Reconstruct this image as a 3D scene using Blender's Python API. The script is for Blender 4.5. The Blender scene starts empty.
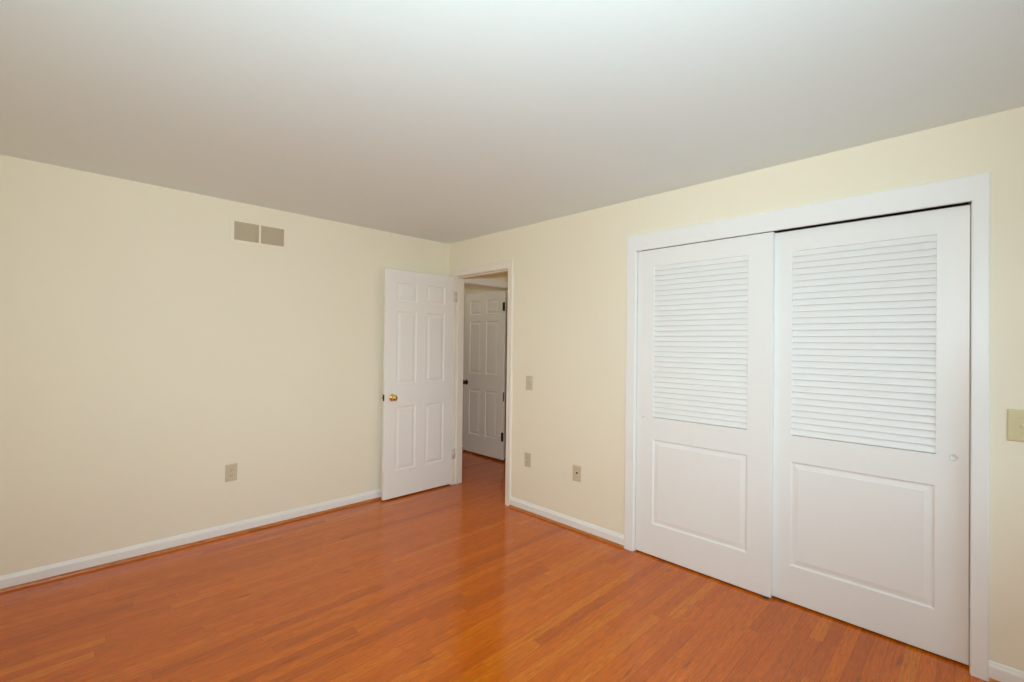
import bpy, bmesh, math, random
from mathutils import Vector, Matrix

# ---------------------------------------------------------------- camera, sky, light, exposure
scene = bpy.context.scene
COL = scene.collection
scene.view_settings.view_transform = 'Standard'
scene.view_settings.look = 'None'
scene.view_settings.gamma = 1.0
scene.view_settings.use_curve_mapping = False
scene.view_settings.exposure = 0.06
scene.cycles.max_bounces = 16
scene.cycles.diffuse_bounces = 10
scene.cycles.sample_clamp_indirect = 6.0

YAW, PITCH, ROLL = 0.791048242, 0.00851439065, 0.0125678927
FOCAL_PX = 465.322395
fw = Vector((math.cos(YAW) * math.cos(PITCH), math.sin(YAW) * math.cos(PITCH), math.sin(PITCH)))
rt = Vector((math.sin(YAW), -math.cos(YAW), 0))
up = rt.cross(fw)
r2 = math.cos(ROLL) * rt + math.sin(ROLL) * up
u2 = -math.sin(ROLL) * rt + math.cos(ROLL) * up
cam_data = bpy.data.cameras.new('camera')
cam_data.sensor_fit = 'HORIZONTAL'
cam_data.sensor_width = 36.0
cam_data.lens = 36.0 * FOCAL_PX / 1024.0
cam_data.clip_start = 0.02
cam = bpy.data.objects.new('camera', cam_data)
COL.objects.link(cam)
cam.matrix_world = Matrix(((r2.x, u2.x, -fw.x, -2.88171472), (r2.y, u2.y, -fw.y, -3.85636982),
                           (r2.z, u2.z, -fw.z, 1.41300473), (0, 0, 0, 1)))
scene.camera = cam

H = 2.44                      # ceiling height
XS, YB = -3.45, -4.75         # side wall and back wall of the room
WIN1 = (-2.80, -0.40, 0.80, 2.05)    # back wall window  x0, x1, z0, z1
SKY_STRENGTH = 4.6

world = bpy.data.worlds.new('sky')
scene.world = world
world.use_nodes = True
wn, wl = world.node_tree.nodes, world.node_tree.links
bg = wn['Background']
wtc = wn.new('ShaderNodeTexCoord')
wsep = wn.new('ShaderNodeSeparateXYZ')
wramp = wn.new('ShaderNodeValToRGB')
wmap = wn.new('ShaderNodeMapRange')
wmap.inputs['From Min'].default_value = -1
wmap.inputs['From Max'].default_value = 1
wl.new(wtc.outputs['Generated'], wsep.inputs[0])
wl.new(wsep.outputs['Z'], wmap.inputs['Value'])
wl.new(wmap.outputs['Result'], wramp.inputs['Fac'])
wl.new(wramp.outputs['Color'], bg.inputs['Color'])
cr = wramp.color_ramp
cr.elements[0].position = 0.46
cr.elements[0].color = (0.01, 0.03, 0.05, 1)      # bright ground outdoors
cr.elements[1].position = 0.54
cr.elements[1].color = (0.38, 0.52, 0.60, 1)       # hazy sky
bg.inputs['Strength'].default_value = SKY_STRENGTH


def window_portal(name, loc, rot, sx, sy):
    ld = bpy.data.lights.new(name, 'AREA')
    ld.shape = 'RECTANGLE'
    ld.size, ld.size_y = sx, sy
    ld.cycles.is_portal = True
    o = bpy.data.objects.new(name, ld)
    o.location, o.rotation_euler = loc, rot
    COL.objects.link(o)


window_portal('window_daylight', ((WIN1[0] + WIN1[1]) / 2, YB - 0.08, (WIN1[2] + WIN1[3]) / 2),
              (math.radians(90), 0, 0), WIN1[1] - WIN1[0], WIN1[3] - WIN1[2])

# the photographer's flash, bounced off the ceiling
FLASH = bpy.data.lights.new('camera_flash', 'SPOT')
FLASH.energy = 254.0
FLASH.color = (0.80, 0.99, 1.05)
FLASH.spot_size = math.radians(130)
FLASH.spot_blend = 1.0
FLASH.shadow_soft_size = 0.06
flash = bpy.data.objects.new('camera_flash', FLASH)
flash.location = (-3.06, -4.12, 1.62)
flash.rotation_euler = (Vector((-0.80, -1.38, H)) - Vector(flash.location)).to_track_quat('-Z', 'Y').to_euler()
COL.objects.link(flash)


# ---------------------------------------------------------------- materials
def new_mat(name, color, rough=0.5, metal=0.0, coat=0.0, spec=0.5):
    m = bpy.data.materials.new(name)
    m.use_nodes = True
    b = m.node_tree.nodes['Principled BSDF']
    b.inputs['Base Color'].default_value = (*color, 1)
    b.inputs['Roughness'].default_value = rough
    b.inputs['Metallic'].default_value = metal
    b.inputs['Coat Weight'].default_value = coat
    b.inputs['Specular IOR Level'].default_value = spec
    return m


def add_noise_bump(m, scale, strength, dist=0.001, stretch=(1, 1, 1)):
    n, l = m.node_tree.nodes, m.node_tree.links
    tc = n.new('ShaderNodeTexCoord')
    mp = n.new('ShaderNodeMapping')
    mp.inputs['Scale'].default_value = stretch
    nz = n.new('ShaderNodeTexNoise')
    nz.inputs['Scale'].default_value = scale
    nz.inputs['Detail'].default_value = 3
    bp = n.new('ShaderNodeBump')
    bp.inputs['Strength'].default_value = strength
    bp.inputs['Distance'].default_value = dist
    l.new(tc.outputs['Object'], mp.inputs[0])
    l.new(mp.outputs[0], nz.inputs['Vector'])
    l.new(nz.outputs['Fac'], bp.inputs['Height'])
    l.new(bp.outputs[0], n['Principled BSDF'].inputs['Normal'])
    return nz


def mottled(m, c1, c2, scale):
    """a slow colour drift inside one paint or plastic"""
    n, l = m.node_tree.nodes, m.node_tree.links
    tc = n.new('ShaderNodeTexCoord')
    nz = n.new('ShaderNodeTexNoise')
    nz.inputs['Scale'].default_value = scale
    mx = n.new('ShaderNodeMix')
    mx.data_type = 'RGBA'
    mx.inputs[6].default_value = (*c1, 1)
    mx.inputs[7].default_value = (*c2, 1)
    l.new(tc.outputs['Object'], nz.inputs['Vector'])
    l.new(nz.outputs['Fac'], mx.inputs[0])
    l.new(mx.outputs[2], n['Principled BSDF'].inputs['Base Color'])


def lin(r, g, b):
    f = lambda c: ((c / 255 + 0.055) / 1.055) ** 2.4 if c / 255 > 0.04045 else c / 255 / 12.92
    return (f(r), f(g), f(b))


M = {}
M['wall'] = new_mat('cream_wall_paint', lin(242, 234, 213), 0.65, spec=0.3)
mottled(M['wall'], lin(241, 233, 212), lin(243, 235, 214), 1.3)
add_noise_bump(M['wall'], 260, 0.05, 0.0006)
M['ceiling'] = new_mat('white_ceiling_paint', lin(231, 241, 242), 0.8, spec=0.2)
add_noise_bump(M['ceiling'], 180, 0.08, 0.0008)
M['trim'] = new_mat('white_trim_paint', lin(242, 240, 236), 0.35, spec=0.45)
add_noise_bump(M['trim'], 60, 0.03, 0.0006, (1, 1, 0.2))
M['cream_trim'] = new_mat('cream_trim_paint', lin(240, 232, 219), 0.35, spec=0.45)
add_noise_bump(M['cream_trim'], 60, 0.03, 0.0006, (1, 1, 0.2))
M['hinge_paint'] = new_mat('grey_painted_hinge', lin(218, 210, 200), 0.4)
add_noise_bump(M['hinge_paint'], 200, 0.02, 0.0003)
M['closet'] = new_mat('white_closet_door_paint', lin(242, 242, 240), 0.35, spec=0.45)
add_noise_bump(M['closet'], 70, 0.03, 0.0006, (1, 1, 0.2))
M['door'] = new_mat('white_door_paint', lin(243, 239, 234), 0.38, spec=0.45)
add_noise_bump(M['door'], 90, 0.05, 0.0006, (1, 1, 0.15))
M['brass'] = new_mat('polished_brass', (0.86, 0.58, 0.20), 0.16, 1.0)
M['bronze'] = new_mat('dark_bronze', (0.045, 0.028, 0.015), 0.4, 0.8)
M['steel'] = new_mat('dull_steel', (0.32, 0.30, 0.27), 0.4, 1.0)
M['dark'] = new_mat('dark_recess', (0.012, 0.011, 0.010), 0.7)
M['almond'] = new_mat('almond_plastic', lin(209, 196, 169), 0.4)
mottled(M['almond'], lin(208, 195, 168), lin(211, 198, 171), 20)
M['ivory'] = new_mat('aged_ivory_plastic', lin(212, 202, 158), 0.4)
mottled(M['ivory'], lin(210, 200, 156), lin(215, 205, 162), 20)
M['slot'] = new_mat('outlet_slot', lin(88, 74, 58), 0.6)
M['vent'] = new_mat('grille_enamel', lin(242, 234, 213), 0.5)
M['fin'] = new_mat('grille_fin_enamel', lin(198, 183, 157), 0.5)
M['green'] = new_mat('green_nylon', (0.03, 0.06, 0.045), 0.5)
for k in ('brass', 'bronze', 'steel', 'dark', 'slot', 'vent', 'fin', 'green'):
    add_noise_bump(M[k], 300, 0.02, 0.0003)

M['fill_glow'] = new_mat('fill_lamp_glow', (0.9, 0.85, 0.7), 0.3)  # glowing shade of the unseen fill lamps added past the doorway
M['fill_glow'].node_tree.nodes['Principled BSDF'].inputs['Emission Color'].default_value = (1.0, 0.76, 0.40, 1)
M['fill_glow'].node_tree.nodes['Principled BSDF'].inputs['Emission Strength'].default_value = 2.0


def math_node(n, l, op, a, b=None, c=None):
    x = n.new('ShaderNodeMath')
    x.operation = op
    for i, v in enumerate((a, b, c)):
        if v is None:
            continue
        if isinstance(v, (int, float)):
            x.inputs[i].default_value = v
        else:
            l.new(v, x.inputs[i])
    return x.outputs[0]


def make_floor_material():
    m = new_mat('red_oak_strip_floor', (0.4, 0.15, 0.05), 0.155, 0.0, 0.0)
    n, l = m.node_tree.nodes, m.node_tree.links
    b = n['Principled BSDF']
    mn = lambda op, a, bb=None, c=None: math_node(n, l, op, a, bb, c)
    tc = n.new('ShaderNodeTexCoord')
    sp = n.new('ShaderNodeSeparateXYZ')
    l.new(tc.outputs['Object'], sp.inputs[0])
    X, Y = sp.outputs['X'], sp.outputs['Y']
    BW = 0.0572
    rowf = mn('DIVIDE', Y, BW)
    row = mn('FLOOR', rowf)
    fy = mn('FRACT', rowf)
    w1 = n.new('ShaderNodeTexWhiteNoise')
    w1.noise_dimensions = '1D'
    l.new(row, w1.inputs['W'])
    sc_ = n.new('ShaderNodeSeparateColor')
    l.new(w1.outputs['Color'], sc_.inputs[0])
    length = mn('MULTIPLY_ADD', sc_.outputs[0], 0.75, 0.60)
    off = mn('MULTIPLY', sc_.outputs[1], 7.0)
    colf = mn('DIVIDE', mn('ADD', X, mn('ADD', off, 20.0)), length)
    colm = mn('FLOOR', colf)
    fx = mn('FRACT', colf)
    cv = n.new('ShaderNodeCombineXYZ')
    l.new(row, cv.inputs[0])
    l.new(colm, cv.inputs[1])
    w2 = n.new('ShaderNodeTexWhiteNoise')
    w2.noise_dimensions = '2D'
    l.new(cv.outputs[0], w2.inputs['Vector'])
    s2 = n.new('ShaderNodeSeparateColor')
    l.new(w2.outputs['Color'], s2.inputs[0])
    # board tone
    ramp = n.new('ShaderNodeValToRGB')
    l.new(s2.outputs[0], ramp.inputs['Fac'])
    e = ramp.color_ramp.elements
    e[0].position, e[0].color = 0.0, (*lin(192, 90, 5), 1)
    e[1].position, e[1].color = 1.0, (*lin(220, 117, 14), 1)
    for p_, c_ in ((0.12, (206, 98, 4)), (0.5, (212, 103, 6)), (0.88, (217, 108, 8))):
        x = e.new(p_)
        x.color = (*lin(*c_), 1)
    # grain: noise stretched along the board, shifted per board
    gx = mn('MULTIPLY_ADD', s2.outputs[1], 31.0, mn('MULTIPLY', X, 2.6))
    gy = mn('MULTIPLY_ADD', s2.outputs[2], 17.0, mn('MULTIPLY', Y, 55.0))
    gv = n.new('ShaderNodeCombineXYZ')
    l.new(gx, gv.inputs[0])
    l.new(gy, gv.inputs[1])
    g1 = n.new('ShaderNodeTexNoise')
    g1.inputs['Scale'].default_value = 1.0
    g1.inputs['Detail'].default_value = 5
    g1.inputs['Roughness'].default_value = 0.6
    g1.inputs['Distortion'].default_value = 0.6
    l.new(gv.outputs[0], g1.inputs['Vector'])
    # cathedral figure: rings of the stretched noise
    rings = mn('FRACT', mn('MULTIPLY', g1.outputs['Fac'], 9.0))
    rings = mn('ABSOLUTE', mn('SUBTRACT', rings, 0.5))
    # fine pores
    pv = n.new('ShaderNodeCombineXYZ')
    l.new(mn('MULTIPLY', X, 14.0), pv.inputs[0])
    l.new(mn('MULTIPLY', Y, 420.0), pv.inputs[1])
    g2 = n.new('ShaderNodeTexNoise')
    g2.inputs['Scale'].default_value = 1.0
    g2.inputs['Detail'].default_value = 3
    l.new(pv.outputs[0], g2.inputs['Vector'])
    mr = n.new('ShaderNodeMapRange')
    mr.inputs['From Min'].default_value = 0.35
    mr.inputs['From Max'].default_value = 0.65
    mr.inputs['To Min'].default_value = 0.72
    mr.inputs['To Max'].default_value = 1.14
    l.new(g2.outputs['Fac'], mr.inputs['Value'])
    figure = mn('MULTIPLY_ADD', mn('POWER', mn('MULTIPLY', rings, 2.0), 0.6), 0.22, 0.84)
    wide = mn('MULTIPLY_ADD', g1.outputs['Fac'], 0.5, 0.75)
    # dark knots and mineral streaks, scarce
    kv = n.new('ShaderNodeCombineXYZ')
    l.new(mn('MULTIPLY', X, 4.0), kv.inputs[0])
    l.new(mn('MULTIPLY', Y, 24.0), kv.inputs[1])
    kn = n.new('ShaderNodeTexNoise')
    kn.inputs['Scale'].default_value = 1.0
    kn.inputs['Detail'].default_value = 2
    l.new(kv.outputs[0], kn.inputs['Vector'])
    km = n.new('ShaderNodeMapRange')
    km.inputs['From Min'].default_value = 0.66
    km.inputs['From Max'].default_value = 0.76
    km.inputs['To Min'].default_value = 1.0
    km.inputs['To Max'].default_value = 0.58
    l.new(kn.outputs['Fac'], km.inputs['Value'])
    # seams between the strips
    dy = mn('MULTIPLY', mn('MINIMUM', fy, mn('SUBTRACT', 1.0, fy)), BW)
    dx = mn('MULTIPLY', mn('MINIMUM', fx, mn('SUBTRACT', 1.0, fx)), length)
    d = mn('MINIMUM', dy, dx)
    sm = n.new('ShaderNodeMapRange')
    sm.inputs['From Min'].default_value = 0.0003
    sm.inputs['From Max'].default_value = 0.0014
    sm.inputs['To Min'].default_value = 0.62
    sm.inputs['To Max'].default_value = 1.0
    l.new(d, sm.inputs['Value'])
    k = mn('MULTIPLY', mn('MULTIPLY', mr.outputs[0], figure), mn('MULTIPLY', wide, km.outputs[0]))
    # long thin dark streaks
    tv = n.new('ShaderNodeCombineXYZ')
    l.new(mn('MULTIPLY_ADD', s2.outputs[2], 23.0, mn('MULTIPLY', X, 1.4)), tv.inputs[0])
    l.new(mn('MULTIPLY', Y, 130.0), tv.inputs[1])
    tn = n.new('ShaderNodeTexNoise')
    tn.inputs['Scale'].default_value = 1.0
    tn.inputs['Detail'].default_value = 3
    l.new(tv.outputs[0], tn.inputs['Vector'])
    tm = n.new('ShaderNodeMapRange')
    tm.inputs['From Min'].default_value = 0.60
    tm.inputs['From Max'].default_value = 0.74
    tm.inputs['To Min'].default_value = 1.0
    tm.inputs['To Max'].default_value = 0.50
    l.new(tn.outputs['Fac'], tm.inputs['Value'])
    k = mn('MULTIPLY', mn('MULTIPLY', k, tm.outputs[0]), mn('MULTIPLY', sm.outputs[0], 1.0))
    vm = n.new('ShaderNodeVectorMath')
    vm.operation = 'SCALE'
    l.new(ramp.outputs[0], vm.inputs[0])
    l.new(k, vm.inputs['Scale'])
    l.new(vm.outputs[0], b.inputs['Base Color'])
    bp = n.new('ShaderNodeBump')
    bp.inputs['Strength'].default_value = 0.12
    bp.inputs['Distance'].default_value = 0.0006
    l.new(mn('ADD', sm.outputs[0], mn('MULTIPLY', g2.outputs['Fac'], 0.12)), bp.inputs['Height'])
    l.new(bp.outputs[0], b.inputs['Normal'])
    return m


def make_shoe_material():
    m = new_mat('stained_oak_moulding', lin(176, 92, 44), 0.3)
    nz = add_noise_bump(m, 20, 0.05, 0.0005, (1, 1, 6))
    n, l = m.node_tree.nodes, m.node_tree.links
    rp = n.new('ShaderNodeValToRGB')
    rp.color_ramp.elements[0].position = 0.3
    rp.color_ramp.elements[0].color = (*lin(166, 92, 36), 1)
    rp.color_ramp.elements[1].position = 0.7
    rp.color_ramp.elements[1].color = (*lin(206, 126, 58), 1)
    l.new(nz.outputs['Fac'], rp.inputs['Fac'])
    l.new(rp.outputs[0], n['Principled BSDF'].inputs['Base Color'])
    return m


M['floor'] = make_floor_material()
M['shoe'] = make_shoe_material()


# ---------------------------------------------------------------- mesh helpers
class MB:
    def __init__(self):
        self.v, self.f, self.sm = [], [], []

    def vert(self, p):
        self.v.append(tuple(p))
        return len(self.v) - 1

    def face(self, pts, ref=None, smooth=False):
        pts = [Vector(p) for p in pts]
        if ref is not None:
            nrm = Vector((0, 0, 0))
            for i in range(len(pts)):
                a, b = pts[i], pts[(i + 1) % len(pts)]
                nrm += a.cross(b)
            if nrm.dot(Vector(ref)) < 0:
                pts = pts[::-1]
        self.f.append([self.vert(p) for p in pts])
        self.sm.append(smooth)

    def box(self, a, b):
        x0, x1 = sorted((a[0], b[0]))
        y0, y1 = sorted((a[1], b[1]))
        z0, z1 = sorted((a[2], b[2]))
        P = lambda i, j, k: ((x0, x1)[i], (y0, y1)[j], (z0, z1)[k])
        self.face([P(0, 0, 0), P(0, 0, 1), P(0, 1, 1), P(0, 1, 0)], (-1, 0, 0))
        self.face([P(1, 0, 0), P(1, 0, 1), P(1, 1, 1), P(1, 1, 0)], (1, 0, 0))
        self.face([P(0, 0, 0), P(0, 0, 1), P(1, 0, 1), P(1, 0, 0)], (0, -1, 0))
        self.face([P(0, 1, 0), P(0, 1, 1), P(1, 1, 1), P(1, 1, 0)], (0, 1, 0))
        self.face([P(0, 0, 0), P(0, 1, 0), P(1, 1, 0), P(1, 0, 0)], (0, 0, -1))
        self.face([P(0, 0, 1), P(0, 1, 1), P(1, 1, 1), P(1, 0, 1)], (0, 0, 1))
        return self

    def prism(self, poly, p0, p1, au, av):
        """poly of (u, v) swept from p0 to p1"""
        p0, p1, au, av = Vector(p0), Vector(p1), Vector(au), Vector(av)
        ctr = sum((Vector((u, v)) for u, v in poly), Vector((0, 0))) / len(poly)
        A = [p0 + au * u + av * v for u, v in poly]
        B = [p1 + au * u + av * v for u, v in poly]
        for i in range(len(poly)):
            j = (i + 1) % len(poly)
            mu, mv = (poly[i][0] + poly[j][0]) / 2 - ctr.x, (poly[i][1] + poly[j][1]) / 2 - ctr.y
            self.face([A[i], A[j], B[j], B[i]], au * mu + av * mv)
        self.face(A, p0 - p1)
        self.face(B, p1 - p0)
        return self

    def lathe(self, prof, origin, axis, seg=28):
        """prof of (radius, distance along the axis)"""
        o, ax = Vector(origin), Vector(axis).normalized()
        t = Vector((0, 0, 1)) if abs(ax.z) < 0.9 else Vector((1, 0, 0))
        e1 = ax.cross(t).normalized()
        e2 = ax.cross(e1)
        ring = lambda r, h: [o + ax * h + (e1 * math.cos(2 * math.pi * i / seg) + e2 * math.sin(2 * math.pi * i / seg)) * r for i in range(seg)]
        R = [ring(max(r, 1e-5), h) for r, h in prof]
        for a in range(len(R) - 1):
            for i in range(seg):
                j = (i + 1) % seg
                self.face([R[a][i], R[a][j], R[a + 1][j], R[a + 1][i]], smooth=True)
        return self

    def build(self, name, mat, parent=None, bevel=0.0, base=None):
        me = bpy.data.meshes.new(name)
        off = Vector(base) if base is not None else Vector((0, 0, 0))
        if parent is not None and base is None:
            off = parent.matrix_world.translation if False else Vector(parent.location)
            q = parent.parent
            while q is not None:
                off = off + Vector(q.location)
                q = q.parent
        me.from_pydata([tuple(Vector(p) - off) for p in self.v], [], self.f)
        bm = bmesh.new()
        bm.from_mesh(me)
        bmesh.ops.remove_doubles(bm, verts=bm.verts, dist=1e-5)
        bm.to_mesh(me)
        bm.free()
        if any(self.sm):
            for p in me.polygons:
                p.use_smooth = True
        me.materials.append(M[mat])
        o = bpy.data.objects.new(name, me)
        COL.objects.link(o)
        if parent is not None:
            o.parent = parent
        else:
            o.location = off
        if bevel:
            bv = o.modifiers.new('bevel', 'BEVEL')
            bv.width, bv.segments, bv.limit_method, bv.angle_limit = bevel, 2, 'ANGLE', math.radians(40)
        return o


def tag(o, label=None, cat=None, group=None, kind=None):
    for k, v in (('label', label), ('category', cat), ('group', group), ('kind', kind)):
        if v:
            o[k] = v
    return o


def empty(name, loc):
    o = bpy.data.objects.new(name, None)
    o.location = loc
    o.empty_display_size = 0.05
    COL.objects.link(o)
    return o


def sweep_frame(mb, path, prof, to3d, outward):
    """path: inner edge of a casing in wall coordinates; prof: (offset outward, thickness); mitred at the corners"""
    n = len(path)
    rings = []
    for i, (a, z) in enumerate(path):
        ring = []
        for off, t in prof:
            da, dz = outward[i]
            ring.append(Vector(to3d(a + da * off, z + dz * off, t)))
        rings.append(ring)
    k = len(prof)
    for i in range(n - 1):
        for j in range(k):
            jj = (j + 1) % k
            mb.face([rings[i][j], rings[i][jj], rings[i + 1][jj], rings[i + 1][j]])
    mb.face(rings[0])
    mb.face(rings[-1])


CASING = [(0, 0), (0, 0.008), (0.003, 0.0105), (0.016, 0.0115), (0.034, 0.0125), (0.042, 0.0165), (0.050, 0.0185),
          (0.058, 0.018), (0.062, 0.0155), (0.064, 0.011), (0.064, 0)]


def scaled(prof, w, t=1.0):
    s = w / prof[-1][0]
    return [(a * s, b * t) for a, b in prof]


# ---------------------------------------------------------------- room shell
fl = MB().box((XS - 0.15, YB - 0.15, -0.10), (1.35, 2.3, 0)).build('floor', 'floor')
tag(fl, 'glossy orange oak strip floor', 'floor', kind='structure')
ce = MB().box((XS - 0.15, YB - 0.15, H), (1.35, 2.3, H + 0.10)).build('ceiling', 'ceiling')
tag(ce, 'plain white ceiling', 'ceiling', kind='structure')

wl_ = MB().box((XS - 0.15, 0, 0), (0, 0.12, H)).build('wall_left', 'wall')
tag(wl_, 'cream wall with the air grille and one outlet', 'wall', kind='structure')

T = 0.12
w = MB()
w.box((0, -0.09, 0), (T, 0.12, H))
w.box((0, -0.90, 2.113), (T, -0.09, H))
w.box((0, -2.14, 0), (T, -0.90, H))
w.box((0, -3.845, 2.125), (T, -2.14, H))
w.box((0, YB - 0.15, 0), (T, -3.845, H))
wr = w.build('wall_right', 'wall')
tag(wr, 'cream wall with the doorway and the closet', 'wall', kind='structure')

x0, x1, z0, z1 = WIN1
w = MB()
w.box((XS - 0.15, YB - 0.15, 0), (x0, YB, H))
w.box((x1, YB - 0.15, 0), (0, YB, H))
w.box((x0, YB - 0.15, 0), (x1, YB, z0))
w.box((x0, YB - 0.15, z1), (x1, YB, H))
tag(w.build('wall_back', 'wall'), 'cream wall behind the viewer with a wide window', 'wall', kind='structure')
tag(MB().box((XS - 0.15, YB, 0), (XS, 0, H)).build('wall_side', 'wall'), 'plain cream wall facing the closet', 'wall', kind='structure')

# window out of view: frame, meeting rail and mullion
x0, x1, z0, z1 = WIN1
wd = MB()
for a, b in (((x0, z0), (x0 + 0.04, z1)), ((x1 - 0.04, z0), (x1, z1)), ((x0, z0), (x1, z0 + 0.04)), ((x0, z1 - 0.04), (x1, z1)),
             (((x0 + x1) / 2 - 0.03, z0), ((x0 + x1) / 2 + 0.03, z1)), ((x0, (z0 + z1) / 2 - 0.02), (x1, (z0 + z1) / 2 + 0.02))):
    wd.box((a[0], YB - 0.075, a[1]), (b[0], YB - 0.03, b[1]))
tag(wd.build('window_1', 'trim'), 'white double window in the wall behind the viewer', 'window', kind='structure')

# hall beyond the doorway: far wall, end wall, wall with the second doorway, room past it
YH = 0.045
w = MB()
w.box((1.15, -1.75, 0), (1.30, YH + 0.12, H))
w.box((T, -1.75, 0), (1.15, -1.60, H))
w.box((T, YH, 0), (0.207, YH + 0.12, H))
w.box((0.207, YH, 2.091), (1.048, YH + 0.12, H))
w.box((1.048, YH, 0), (1.15, YH + 0.12, H))
tag(w.build('wall_hall', 'wall'), 'hall walls seen through the doorway', 'wall', kind='structure')
w = MB()
w.box((1.15, YH + 0.12, 0), (1.30, 2.2, H))
w.box((0.0, YH + 0.12, 0), (T, 2.2, H))
w.box((T, 2.08, 0), (1.15, 2.2, H))
tag(w.build('wall_far', 'wall'), 'walls of the dim room past the hall door', 'wall', kind='structure')

# added fill lamps, out of view, brightening the hall and the hall door
def fill_lamp(x, y, label, watts, color):
    lamp = empty('fill_lamp', (x, y, H))
    tag(lamp, label, 'lamp')
    MB().lathe([(0, 0), (0.075, 0), (0.075, -0.012), (0.068, -0.018), (0, -0.018)], (x, y, H), (0, 0, 1)).build('base', 'steel', lamp)
    MB().lathe([(0.062, -0.018), (0.064, -0.030), (0.055, -0.055), (0.034, -0.072), (0, -0.078)], (x, y, H), (0, 0, 1)).build('fill_lamp_shade', 'fill_glow', lamp)
    hl = bpy.data.lights.new('fill_bulb', 'POINT')
    hl.energy, hl.color, hl.shadow_soft_size = watts, color, 0.06
    ho = bpy.data.objects.new('fill_bulb', hl)
    ho.location = (x, y, H - 0.15)
    COL.objects.link(ho)


fill_lamp(0.63, -0.75, 'small round fill lamp added out of view in the hall', 0.9, (1.0, 0.76, 0.40))
fill_lamp(0.45, 0.85, 'small round fill lamp added out of view in the room past the hall', 1.15, (1.0, 0.86, 0.66))

# closet interior
w = MB()
w.box((0.72, -4.05, 0), (0.78, -1.95, H))
w.box((T, -2.00, 0), (0.72, -1.95, H))
w.box((T, -4.05, 0), (0.72, -4.00, H))
tag(w.build('wall_closet', 'wall'), 'closet interior behind the sliding doors', 'wall', kind='structure')

# ---------------------------------------------------------------- frames and casings
wx = lambda a, z, t: (-t, a, z)              # right wall, face x = 0
UP = [(1, 0), (1, 1), (-1, 1), (-1, 0)]

jm = MB()
jm.box((-0.001, -0.112, 0), (T + 0.001, -0.09, 2.113))
jm.box((-0.001, -0.90, 0), (T + 0.001, -0.881, 2.113))
jm.box((-0.001, -0.881, 2.094), (T + 0.001, -0.112, 2.113))
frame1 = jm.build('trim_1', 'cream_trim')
tag(frame1, 'white frame and casing of the open doorway', 'door frame', kind='structure')
cs = MB()
sweep_frame(cs, [(-0.105, 0), (-0.105, 2.098), (-0.888, 2.098), (-0.888, 0)], scaled(CASING, 0.066), wx, UP)
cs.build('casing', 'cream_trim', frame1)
cs = MB()
sweep_frame(cs, [(-0.105, 0), (-0.105, 2.098), (-0.888, 2.098), (-0.888, 0)], scaled(CASING, 0.066),
            lambda a, z, t: (T + t, a, z), UP)
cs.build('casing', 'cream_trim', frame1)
st = MB()
st.box((0.040, -0.122, 0), (0.075, -0.112, 2.094))
st.box((0.040, -0.881, 0), (0.075, -0.871, 2.094))
st.box((0.040, -0.871, 2.084), (0.075, -0.122, 2.094))
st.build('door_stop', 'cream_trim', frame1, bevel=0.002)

jm = MB()
jm.box((-0.001, -2.168, 0), (T, -2.14, 2.125))
jm.box((-0.001, -3.845, 0), (T, -3.820, 2.125))
jm.box((-0.001, -3.820, 2.10), (T, -2.168, 2.125))
frame2 = jm.build('trim_2', 'closet')
tag(frame2, 'white frame and casing around the closet', 'door frame', kind='structure')
cs = MB()
FLAT = [(0, 0), (0, 0.0125), (0.002, 0.0145), (0.058, 0.0160), (0.062, 0.0150), (0.064, 0.0120), (0.064, 0)]
pl, pr = scaled(FLAT, 0.068), scaled(FLAT, 0.055)
# left leg and head share the wide profile, right leg is narrower
rings = []
for (a, z), (da, dz), pf in (((-2.164, 0), (1, 0), pl), ((-2.164, 2.118), (1, 1), pl), ((-3.823, 2.118), (-0.81, 1), pl), ((-3.823, 0), (-1, 0), pr)):
    rings.append([Vector(wx(a + da * o_, z + dz * o_, t_)) for o_, t_ in pf])
for i in range(3):
    for j in range(len(pl)):
        jj = (j + 1) % len(pl)
        cs.face([rings[i][j], rings[i][jj], rings[i + 1][jj], rings[i + 1][j]])
cs.face(rings[0])
cs.face(rings[3])
cs.build('casing', 'closet', frame2)
MB().box((-0.0146, -3.8250, 2.074), (0.006, -2.1620, 2.122)).build('fascia_board', 'closet', frame2, bevel=0.0015)
tr = MB()
tr.box((0.052, -3.810, 2.084), (0.100, -2.172, 2.100))
tr.build('sliding_track', 'dark', frame2)

jm = MB()
jm.box((0.207, YH - 0.001, 0), (0.225, YH + 0.121, 2.091))
jm.box((1.030, YH - 0.001, 0), (1.048, YH + 0.121, 2.091))
jm.box((0.225, YH - 0.001, 2.073), (1.030, YH + 0.121, 2.091))
frame3 = jm.build('trim_3', 'trim')
tag(frame3, 'white frame and casing of the hall doorway', 'door frame', kind='structure')
cs = MB()
sweep_frame(cs, [(1.036, 0), (1.036, 2.077), (0.219, 2.077), (0.219, 0)], scaled(CASING, 0.082),
            lambda a, z, t: (a, YH - t, z), UP)
cs.build('casing', 'trim', frame3)

# baseboards and stained shoe mouldings
BASE = [(0, 0), (0.013, 0), (0.013, 0.062), (0.0115, 0.068), (0.008, 0.074), (0.0055, 0.082), (0.003, 0.086), (0, 0.086)]
SHOE = [(0, 0)] + [(0.017 * math.cos(a), 0.018 * math.sin(a)) for a in [math.pi / 2 * i / 6 for i in range(7)]]


def base_run(name, lab, p0, p1, nrm):
    return tag(MB().prism(BASE, p0, p1, nrm, (0, 0, 1)).build(name, 'trim'), lab, 'baseboard', kind='structure')


def shoe_run(name, lab, p0, p1, nrm):
    q0, q1 = Vector(p0) + Vector(nrm) * 0.013, Vector(p1) + Vector(nrm) * 0.013
    return tag(MB().prism(SHOE, q0, q1, nrm, (0, 0, 1)).build(name, 'shoe'), lab, 'moulding', kind='structure')


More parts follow.
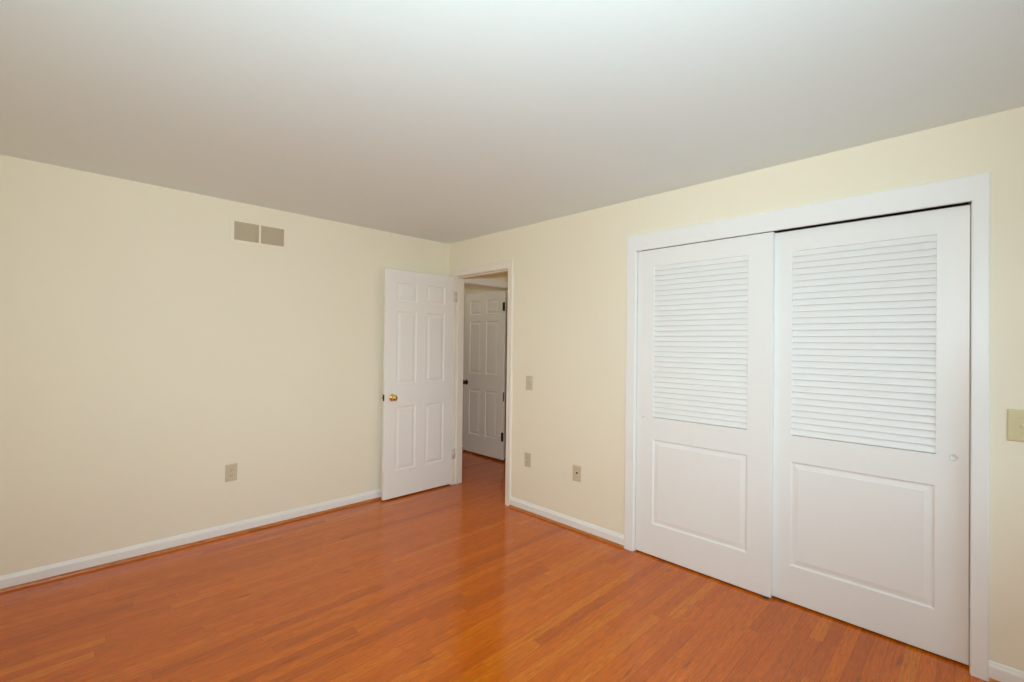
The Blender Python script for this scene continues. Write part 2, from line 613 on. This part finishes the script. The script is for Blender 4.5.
base_run('baseboard_left', 'white baseboard along the wall with the air grille', (XS, 0, 0), (0, 0, 0), (0, -1, 0))
shoe_run('trim_4', 'stained wood shoe moulding along the wall with the air grille', (XS, 0, 0), (0, 0, 0), (0, -1, 0))
base_run('baseboard_right', 'white baseboard between doorway and closet', (0, -0.954, 0), (0, -2.096, 0), (-1, 0, 0))
shoe_run('trim_5', 'stained wood shoe moulding between doorway and closet', (0, -0.956, 0), (0, -2.094, 0), (-1, 0, 0))
base_run('baseboard_corner', 'short white baseboard right of the closet', (0, -3.878, 0), (0, YB, 0), (-1, 0, 0))
shoe_run('trim_6', 'short stained wood shoe moulding right of the closet', (0, -3.880, 0), (0, YB, 0), (-1, 0, 0))
base_run('baseboard_back', 'white baseboard behind the viewer', (XS, YB, 0), (0, YB, 0), (0, 1, 0))
base_run('baseboard_side', 'white baseboard facing the closet', (XS, YB, 0), (XS, 0, 0), (1, 0, 0))
base_run('baseboard_hall', 'white baseboard at the far side of the hall', (1.15, -1.60, 0), (1.15, YH, 0), (-1, 0, 0))


# ---------------------------------------------------------------- doors
def leaf(mb, W, z0, z1, T_, panels, to3d, nf, holes=(), cups=()):
    """slab with raised panels on both faces. to3d(u, d, v): d = 0 front face, d = T_ back; nf = front normal"""
    nf = Vector(nf)
    rects = list(panels) + list(holes) + [(c[0] - c[2] * 1.4, c[1] - c[2] * 1.4, c[0] + c[2] * 1.4, c[1] + c[2] * 1.4) for c in cups]
    E = 0.003                                     # eased edge
    us = sorted({E, W - E} | {round(r[i], 5) for r in rects for i in (0, 2)})
    vs = sorted({z0 + E, z1 - E} | {round(r[i], 5) for r in rects for i in (1, 3)})
    for side in (0, 1):
        D = (lambda d: d) if side == 0 else (lambda d: T_ - d)
        ref = nf if side == 0 else -nf
        P = lambda u, d, v: to3d(u, D(d), v)
        rr = rects if side == 0 else list(panels) + list(holes)
        for i in range(len(us) - 1):
            for j in range(len(vs) - 1):
                cu, cv = (us[i] + us[i + 1]) / 2, (vs[j] + vs[j + 1]) / 2
                if any(r[0] < cu < r[2] and r[1] < cv < r[3] for r in rr):
                    continue
                mb.face([P(us[i], 0, vs[j]), P(us[i + 1], 0, vs[j]), P(us[i + 1], 0, vs[j + 1]), P(us[i], 0, vs[j + 1])], ref)
        for pn in panels:
            prof = pn[4]
            u0, v0, u1, v1 = pn[:4]
            prev = None
            for ins, dep in prof:
                ring = [P(u0 + ins, dep, v0 + ins), P(u1 - ins, dep, v0 + ins), P(u1 - ins, dep, v1 - ins), P(u0 + ins, dep, v1 - ins)]
                if prev:
                    for q in range(4):
                        mb.face([prev[q], prev[(q + 1) % 4], ring[(q + 1) % 4], ring[q]], ref)
                prev = ring
            mb.face(prev, ref)
        if side == 0:
            for cu, cv, r in cups:
                n = 32
                k = r * 1.4

                def sq(t):
                    c_, s_ = math.cos(t), math.sin(t)
                    m_ = max(abs(c_), abs(s_))
                    return (c_ / m_ * k, s_ / m_ * k)
                A = [sq(2 * math.pi * i / n) for i in range(n)]
                lay = [(A, 0.0)]
                for rad, dep in ((r, 0.0), (r * 0.985, -0.0012), (r * 0.88, -0.0012), (r * 0.87, 0.002), (r * 0.86, 0.0180), (r * 0.70, 0.0215), (r * 0.02, 0.0220)):
                    lay.append(([(rad * math.cos(2 * math.pi * i / n), rad * math.sin(2 * math.pi * i / n)) for i in range(n)], dep))
                for (a, da), (b, db) in zip(lay, lay[1:]):
                    for i in range(n):
                        j = (i + 1) % n
                        mb.face([P(cu + a[i][0], da, cv + a[i][1]), P(cu + a[j][0], da, cv + a[j][1]),
                                 P(cu + b[j][0], db, cv + b[j][1]), P(cu + b[i][0], db, cv + b[i][1])], ref)
    for u0, v0, u1, v1 in holes:                  # reveals of the through openings
        for a, b in (((u0, v0), (u1, v0)), ((u1, v0), (u1, v1)), ((u1, v1), (u0, v1)), ((u0, v1), (u0, v0))):
            mb.face([to3d(a[0], 0, a[1]), to3d(b[0], 0, b[1]), to3d(b[0], T_, b[1]), to3d(a[0], T_, a[1])])
    # slab edges with eased arrises
    O = [(0, z0), (W, z0), (W, z1), (0, z1)]
    I = [(E, z0 + E), (W - E, z0 + E), (W - E, z1 - E), (E, z1 - E)]
    for q in range(4):
        s = (q + 1) % 4
        mb.face([to3d(I[q][0], 0, I[q][1]), to3d(I[s][0], 0, I[s][1]), to3d(O[s][0], E, O[s][1]), to3d(O[q][0], E, O[q][1])], nf)
        mb.face([to3d(O[q][0], E, O[q][1]), to3d(O[s][0], E, O[s][1]), to3d(O[s][0], T_ - E, O[s][1]), to3d(O[q][0], T_ - E, O[q][1])])
        mb.face([to3d(I[q][0], T_, I[q][1]), to3d(I[s][0], T_, I[s][1]), to3d(O[s][0], T_ - E, O[s][1]), to3d(O[q][0], T_ - E, O[q][1])], -nf)


SIX = [(0, 0), (0.004, 0.0055), (0.010, 0.0075), (0.017, 0.0078), (0.038, 0.0025), (0.040, 0.0018)]
SIX_SMALL = SIX
BIG = [(0, 0), (0.005, 0.0050), (0.009, 0.0066), (0.016, 0.0066), (0.034, 0.0036), (0.036, 0.0026)]


def six_panels(W):
    s = 0.112
    m_ = 0.106
    pw = (W - 2 * s - m_) / 2
    out = []
    for u in (s, s + pw + m_):
        for v0, v1 in ((0.258, 0.838), (1.042, 1.708), (1.797, 1.972)):
            out.append((u, v0, u + pw, v1, SIX))
    return out


def knob(root_part, origin, axis, mat):
    """rosette and knob turned as two pieces"""
    k = MB().lathe([(0, 0.0), (0.031, 0.0), (0.0325, 0.002), (0.031, 0.005), (0.024, 0.008), (0.013, 0.0105), (0.0115, 0.014), (0.0115, 0.026),
                    (0.014, 0.030), (0.021, 0.034), (0.0265, 0.041), (0.0275, 0.048), (0.025, 0.055), (0.019, 0.0595), (0.010, 0.0615), (0, 0.062)],
                   origin, axis, 32)
    return k.build('door_knob', mat, root_part)


# bedroom door, open against the left wall
DY = -0.108
door1 = empty('door_1', (-0.004, DY, 0))
tag(door1, 'white six panel door standing open with a brass knob', 'door', kind='structure')
m1 = lambda u, d, v: (-0.004 - u, DY + d, v)
mb = MB()
leaf(mb, 0.760, 0.013, 2.087, 0.035, six_panels(0.760), m1, (0, -1, 0))
p = mb.build('door_leaf', 'door', door1)
tag(knob(door1, (-0.690, DY, 0.925), (0, -1, 0), 'brass'), 'polished brass knob')
tag(MB().lathe([(0, 0.0), (0.031, 0.0), (0.031, 0.004), (0.013, 0.008), (0.0115, 0.014), (0.0115, 0.020), (0.020, 0.025), (0.0255, 0.031), (0.0255, 0.037),
                (0.019, 0.043), (0, 0.045)], (-0.690, DY + 0.035, 0.925), (0, 1, 0)).build('door_knob', 'brass', door1), 'polished brass knob')
lt = MB().box((-0.7655, DY + 0.005, 0.897), (-0.7638, DY + 0.030, 0.955)).build('latch_plate', 'bronze', door1, bevel=0.0005)
lb = MB().prism([(0, -0.008), (0.010, -0.002), (0.010, 0.004), (0, 0.008)], (-0.7655, DY + 0.0175, 0.919), (-0.7655, DY + 0.0175, 0.935), (-1, 0, 0), (0, 1, 0)).build('latch_bolt', 'bronze', lt)
for zc in (0.31, 1.89):
    h = MB()
    h.box((0.006, -0.1136, zc - 0.050), (0.030, -0.1118, zc + 0.050))
    h.lathe([(0, -0.051), (0.0058, -0.051), (0.0058, 0.051), (0, 0.051)], (0.0005, -0.1085, zc), (0, 0, 1), 16)
    tag(h.build('hinge', 'hinge_paint', door1), 'painted butt hinge')

# hall door, open into the next room
door2 = empty('door_2', (1.0, 0.205, 0))
tag(door2, 'dim six panel hall door with a dark knob and hinges', 'door', kind='structure')
m2 = lambda u, d, v: (1.0 + d, 0.205 + u, v)
mb = MB()
leaf(mb, 0.760, 0.022, 2.070, 0.035, six_panels(0.760), m2, (-1, 0, 0))
mb.build('door_leaf', 'door', door2)
tag(knob(door2, (1.0, 0.205 + 0.705, 0.918), (-1, 0, 0), 'bronze'), 'dark bronze knob')
for zc in (0.30, 0.787, 1.876):
    h = MB()
    if zc != 0.787:
        h.box((0.9982, 0.207, zc - 0.052), (1.0005, 0.238, zc + 0.052))
    h.lathe([(0, -0.054), (0.0065, -0.054), (0.0065, 0.054), (0, 0.054)], (0.9945, 0.201, zc), (0, 0, 1), 16)
    tag(h.build('hinge', 'bronze', door2), 'dark bronze butt hinge')


# sliding closet doors with louvres
def closet_door(name, lab, ya, yb, xf, cup_u, lou, pan, zt):
    """ya: edge nearest the corner, yb: other edge; xf: face; lou/pan in wall y and z"""
    W = ya - yb
    root = empty(name, (xf, ya, 0))
    tag(root, lab, 'closet door', kind='structure')
    f = lambda u, d, v: (xf + d, ya - u, v)
    mb = MB()
    hole = (ya - lou[0], lou[2], ya - lou[1], lou[3])
    pn = (ya - pan[0], pan[2], ya - pan[1], pan[3], BIG)
    leaf(mb, W, 0.009, zt, 0.032, [pn], f, (-1, 0, 0), holes=[hole], cups=[(cup_u, 0.924, 0.0165)])
    mb.build('door_leaf', 'closet', root)
    n = 30
    pitch = (lou[3] - lou[2]) / n
    sl = MB()
    for i in range(n):
        v = lou[2] + pitch * i + 0.0025
        # tilted blade, lower edge forward, rounded nose
        poly = [(0.0035, v + 0.0012), (0.0050, v), (0.0095, v + 0.0005), (0.0225, v + 0.0345), (0.0225, v + 0.0385), (0.0170, v + 0.0385), (0.0038, v + 0.0045)]
        if i == n - 1:
            poly = [(0.0035, v + 0.0012), (0.0050, v), (0.0095, v + 0.0005), (0.0210, v + 0.0315), (0.0155, v + 0.0315), (0.0038, v + 0.0045)]
        sl.prism(poly, (xf, lou[0], 0), (xf, lou[1], 0), (1, 0, 0), (0, 0, 1))
    sl.build('louvre_panel', 'closet', root)
    return root


closet_door('door_3', 'white sliding louvred closet door nearer the room corner, in front', -2.171, -3.023, 0.008, 0.058,
            (-2.291, -2.892, 0.936, 1.957), (-2.295, -2.894, 0.222, 0.789), 2.0726)
closet_door('door_4', 'white sliding louvred closet door by the ivory switch plate, set back', -2.974, -3.8175, 0.044, 3.765 - 2.974,
            (-3.110, -3.705, 0.931, 1.955), (-3.108, -3.702, 0.212, 0.786), 2.0705)

gd = MB()
gd.box((0.006, -3.014, 0.0), (0.084, -2.984, 0.004))
gd.box((0.0405, -3.012, 0.004), (0.0435, -2.986, 0.011))
gd.box((0.0005, -3.012, 0.004), (0.0065, -2.986, 0.011))
tag(gd.build('sliding_door_guide', 'green', bevel=0.001), 'small dark floor guide under the overlap of the closet doors', 'door guide')


# ---------------------------------------------------------------- wall plates
def plate(name, lab, cat, c, nrm, tan, w, h, mat, group=None):
    """thing: a rounded wall plate centred at c on a wall; returns (root, at) with at(a, z, t) a point on it"""
    c, nrm, tan = Vector(c), Vector(nrm), Vector(tan)
    root = empty(name, tuple(c - Vector((0, 0, h / 2))))
    tag(root, lab, cat, group)
    at = lambda a, z, t: c + tan * a + Vector((0, 0, z)) + nrm * t
    mb = MB()
    prev = None
    for ins, t in ((0, 0.0002), (0, 0.0028), (0.0015, 0.0045), (0.0045, 0.0058), (0.008, 0.0062)):
        ring = [at(-w / 2 + ins, -h / 2 + ins, t), at(w / 2 - ins, -h / 2 + ins, t), at(w / 2 - ins, h / 2 - ins, t), at(-w / 2 + ins, h / 2 - ins, t)]
        if prev:
            for q in range(4):
                mb.face([prev[q], prev[(q + 1) % 4], ring[(q + 1) % 4], ring[q]])
        else:
            mb.face(ring)
        prev = ring
    mb.face(prev)
    mb.build('cover_plate', mat, root)
    return root, at


def screw(root, at, a, z, nrm, mat):
    MB().lathe([(0, 0), (0.0034, 0), (0.0034, 0.0008), (0.0022, 0.0014), (0, 0.0015)], at(a, z, 0.0060), nrm, 12).build('screw', mat, root)


def slab(at, a0, a1, z0, z1, t0, t1):
    mb = MB()
    P = [at(a, z, t) for t in (t0, t1) for a, z in ((a0, z0), (a1, z0), (a1, z1), (a0, z1))]
    mb.face(P[:4]); mb.face(P[4:])
    for q in range(4):
        s = (q + 1) % 4
        mb.face([P[q], P[s], P[4 + s], P[4 + q]])
    return mb


def duplex(root, at, nrm, mat, slots=True):
    screw(root, at, 0, 0, nrm, mat)
    for s in (1, -1):
        zc = s * 0.0195
        mb = MB()
        pts = []
        for i in range(24):
            t = 2 * math.pi * i / 24
            pts.append((0.0170 * math.cos(t), max(-0.0125, min(0.0125, 0.0170 * math.sin(t)))))
        A = [at(a, zc + z, 0.0058) for a, z in pts]
        B = [at(a, zc + z, 0.0074) for a, z in pts]
        for i in range(24):
            j = (i + 1) % 24
            mb.face([A[i], A[j], B[j], B[i]])
        mb.face(B)
        fc = mb.build('receptacle', mat, root)
        sm = MB()
        for a0, hh in ((-0.0064, 0.0045), (0.0064, 0.0035)):
            q = slab(at, a0 - 0.0012, a0 + 0.0012, zc + 0.0035 - hh, zc + 0.0035 + hh, 0.0070, 0.00755)
            off = len(sm.v)
            sm.v += q.v; sm.f += [[i + off for i in f_] for f_ in q.f]; sm.sm += q.sm
        sm.lathe([(0, 0), (0.0024, 0), (0.0024, 0.0002), (0, 0.0002)], at(0, zc - 0.0075, 0.0073), nrm, 12)
        sm.build('slots', 'slot', fc)


LEFT = ((0, -1, 0), (1, 0, 0))
RIGHT = ((-1, 0, 0), (0, -1, 0))
r_, at = plate('wall_outlet', 'almond duplex outlet low on the wall under the air grille', 'outlet', (-1.936, 0, 0.456), *LEFT, 0.076, 0.124, 'almond')
duplex(r_, at, LEFT[0], 'almond')

r_, at = plate('light_switch', 'almond light switch beside the doorway at hand height', 'light switch', (0, -1.158, 1.093), *RIGHT, 0.076, 0.120, 'almond')
tg = slab(at, -0.0052, 0.0052, -0.012, 0.012, 0.0060, 0.0066)
tg.build('toggle_collar', 'almond', r_)
tl = MB()
for sgn in (1,):
    b0 = [at(a, z, 0.006) for a, z in ((-0.0035, -0.006), (0.0035, -0.006), (0.0035, 0.006), (-0.0035, 0.006))]
    b1 = [at(a, z, 0.018) for a, z in ((-0.003, 0.004), (0.003, 0.004), (0.003, 0.010), (-0.003, 0.010))]
    for q in range(4):
        tl.face([b0[q], b0[(q + 1) % 4], b1[(q + 1) % 4], b1[q]])
    tl.face(b1)
tl.build('toggle', 'almond', r_)
for z in (0.030, -0.030):
    screw(r_, at, 0, z, RIGHT[0], 'almond')

r_, at = plate('wall_outlet', 'almond outlet directly below the light switch by the doorway', 'outlet', (0, -1.152, 0.443), *RIGHT, 0.074, 0.118, 'almond')
duplex(r_, at, RIGHT[0], 'almond')

r_, at = plate('cable_jack', 'almond wall plate with one dark central jack near the closet', 'wall plate', (0, -1.670, 0.435), *RIGHT, 0.078, 0.120, 'almond')
tag(MB().lathe([(0, 0), (0.0075, 0), (0.0075, 0.002), (0.0048, 0.002), (0.0048, 0.006), (0.0030, 0.006), (0.0028, 0.004), (0, 0.004)], at(0.003, 0.004, 0.006), RIGHT[0], 16)
    .build('jack', 'bronze', r_), 'dark threaded jack')
for z in (0.042, -0.042):
    screw(r_, at, 0, z, RIGHT[0], 'almond')

r_, at = plate('light_switch', 'ivory switch plate on the strip of wall right of the closet', 'light switch', (0, -3.9695, 1.1025), *RIGHT, 0.080, 0.134, 'ivory')
slab(at, -0.0052, 0.0052, -0.012, 0.012, 0.0060, 0.0066).build('toggle_collar', 'ivory', r_)
tl = MB()
b0 = [at(a, z, 0.006) for a, z in ((-0.0035, -0.006), (0.0035, -0.006), (0.0035, 0.006), (-0.0035, 0.006))]
b1 = [at(a, z, 0.018) for a, z in ((-0.003, -0.010), (0.003, -0.010), (0.003, -0.004), (-0.003, -0.004))]
for q in range(4):
    tl.face([b0[q], b0[(q + 1) % 4], b1[(q + 1) % 4], b1[q]])
tl.face(b1)
tl.build('toggle', 'ivory', r_)
for z in (0.030, -0.030):
    screw(r_, at, 0, z, RIGHT[0], 'ivory')

# ---------------------------------------------------------------- air grille
VX0, VX1, VZ0, VZ1 = -1.945, -1.600, 2.160, 2.296
FR = 0.026
grille = empty('air_grille', ((VX0 + VX1) / 2, 0, VZ0 - FR))
tag(grille, 'wide return air grille with two panels of fins near the ceiling', 'vent')
mid = (VX0 + VX1) / 2
g = MB()
PR = [(0, 0.0005), (0, 0.0050), (0.002, 0.0053), (FR - 0.004, 0.0038), (FR, 0.0014), (FR, 0.0005)]
ly = lambda a, z, t: (a, -t, z)
path = [(VX1, VZ0), (VX1, VZ1), (VX0, VZ1), (VX0, VZ0)]
out = [(1, -1), (1, 1), (-1, 1), (-1, -1)]
rg = [[Vector(ly(a + da * o_, z + dz * o_, t_)) for o_, t_ in PR] for (a, z), (da, dz) in zip(path, out)]
for i in range(4):
    for j in range(len(PR)):
        jj = (j + 1) % len(PR)
        g.face([rg[i][j], rg[i][jj], rg[(i + 1) % 4][jj], rg[(i + 1) % 4][j]])
g.build('frame', 'vent', grille)
MB().box((mid - 0.007, -0.0055, VZ0), (mid + 0.007, -0.0005, VZ1)).build('mullion', 'vent', grille, bevel=0.001)
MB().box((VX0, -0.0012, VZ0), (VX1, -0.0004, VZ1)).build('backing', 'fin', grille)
for a0, a1 in ((VX0 + 0.0015, mid - 0.0075), (mid + 0.0075, VX1 - 0.0015)):
    fn = MB()
    n = 8
    pt = (VZ1 - VZ0 - 0.004) / n
    for i in range(n):
        z = VZ0 + 0.002 + pt * i
        fn.prism([(0.0014, z + 0.0110), (0.0046, z), (0.0050, z + 0.0012), (0.0018, z + 0.0128)], (a0, 0, 0), (a1, 0, 0), (0, -1, 0), (0, 0, 1))
    # two slim upright ties near the end of each bank
    for q in (a1 - 0.010, a1 - 0.022):
        fn.box((q - 0.001, -0.0052, VZ0 + 0.001), (q + 0.001, -0.0014, VZ1 - 0.001))
    fn.build('fin_bank', 'fin', grille)
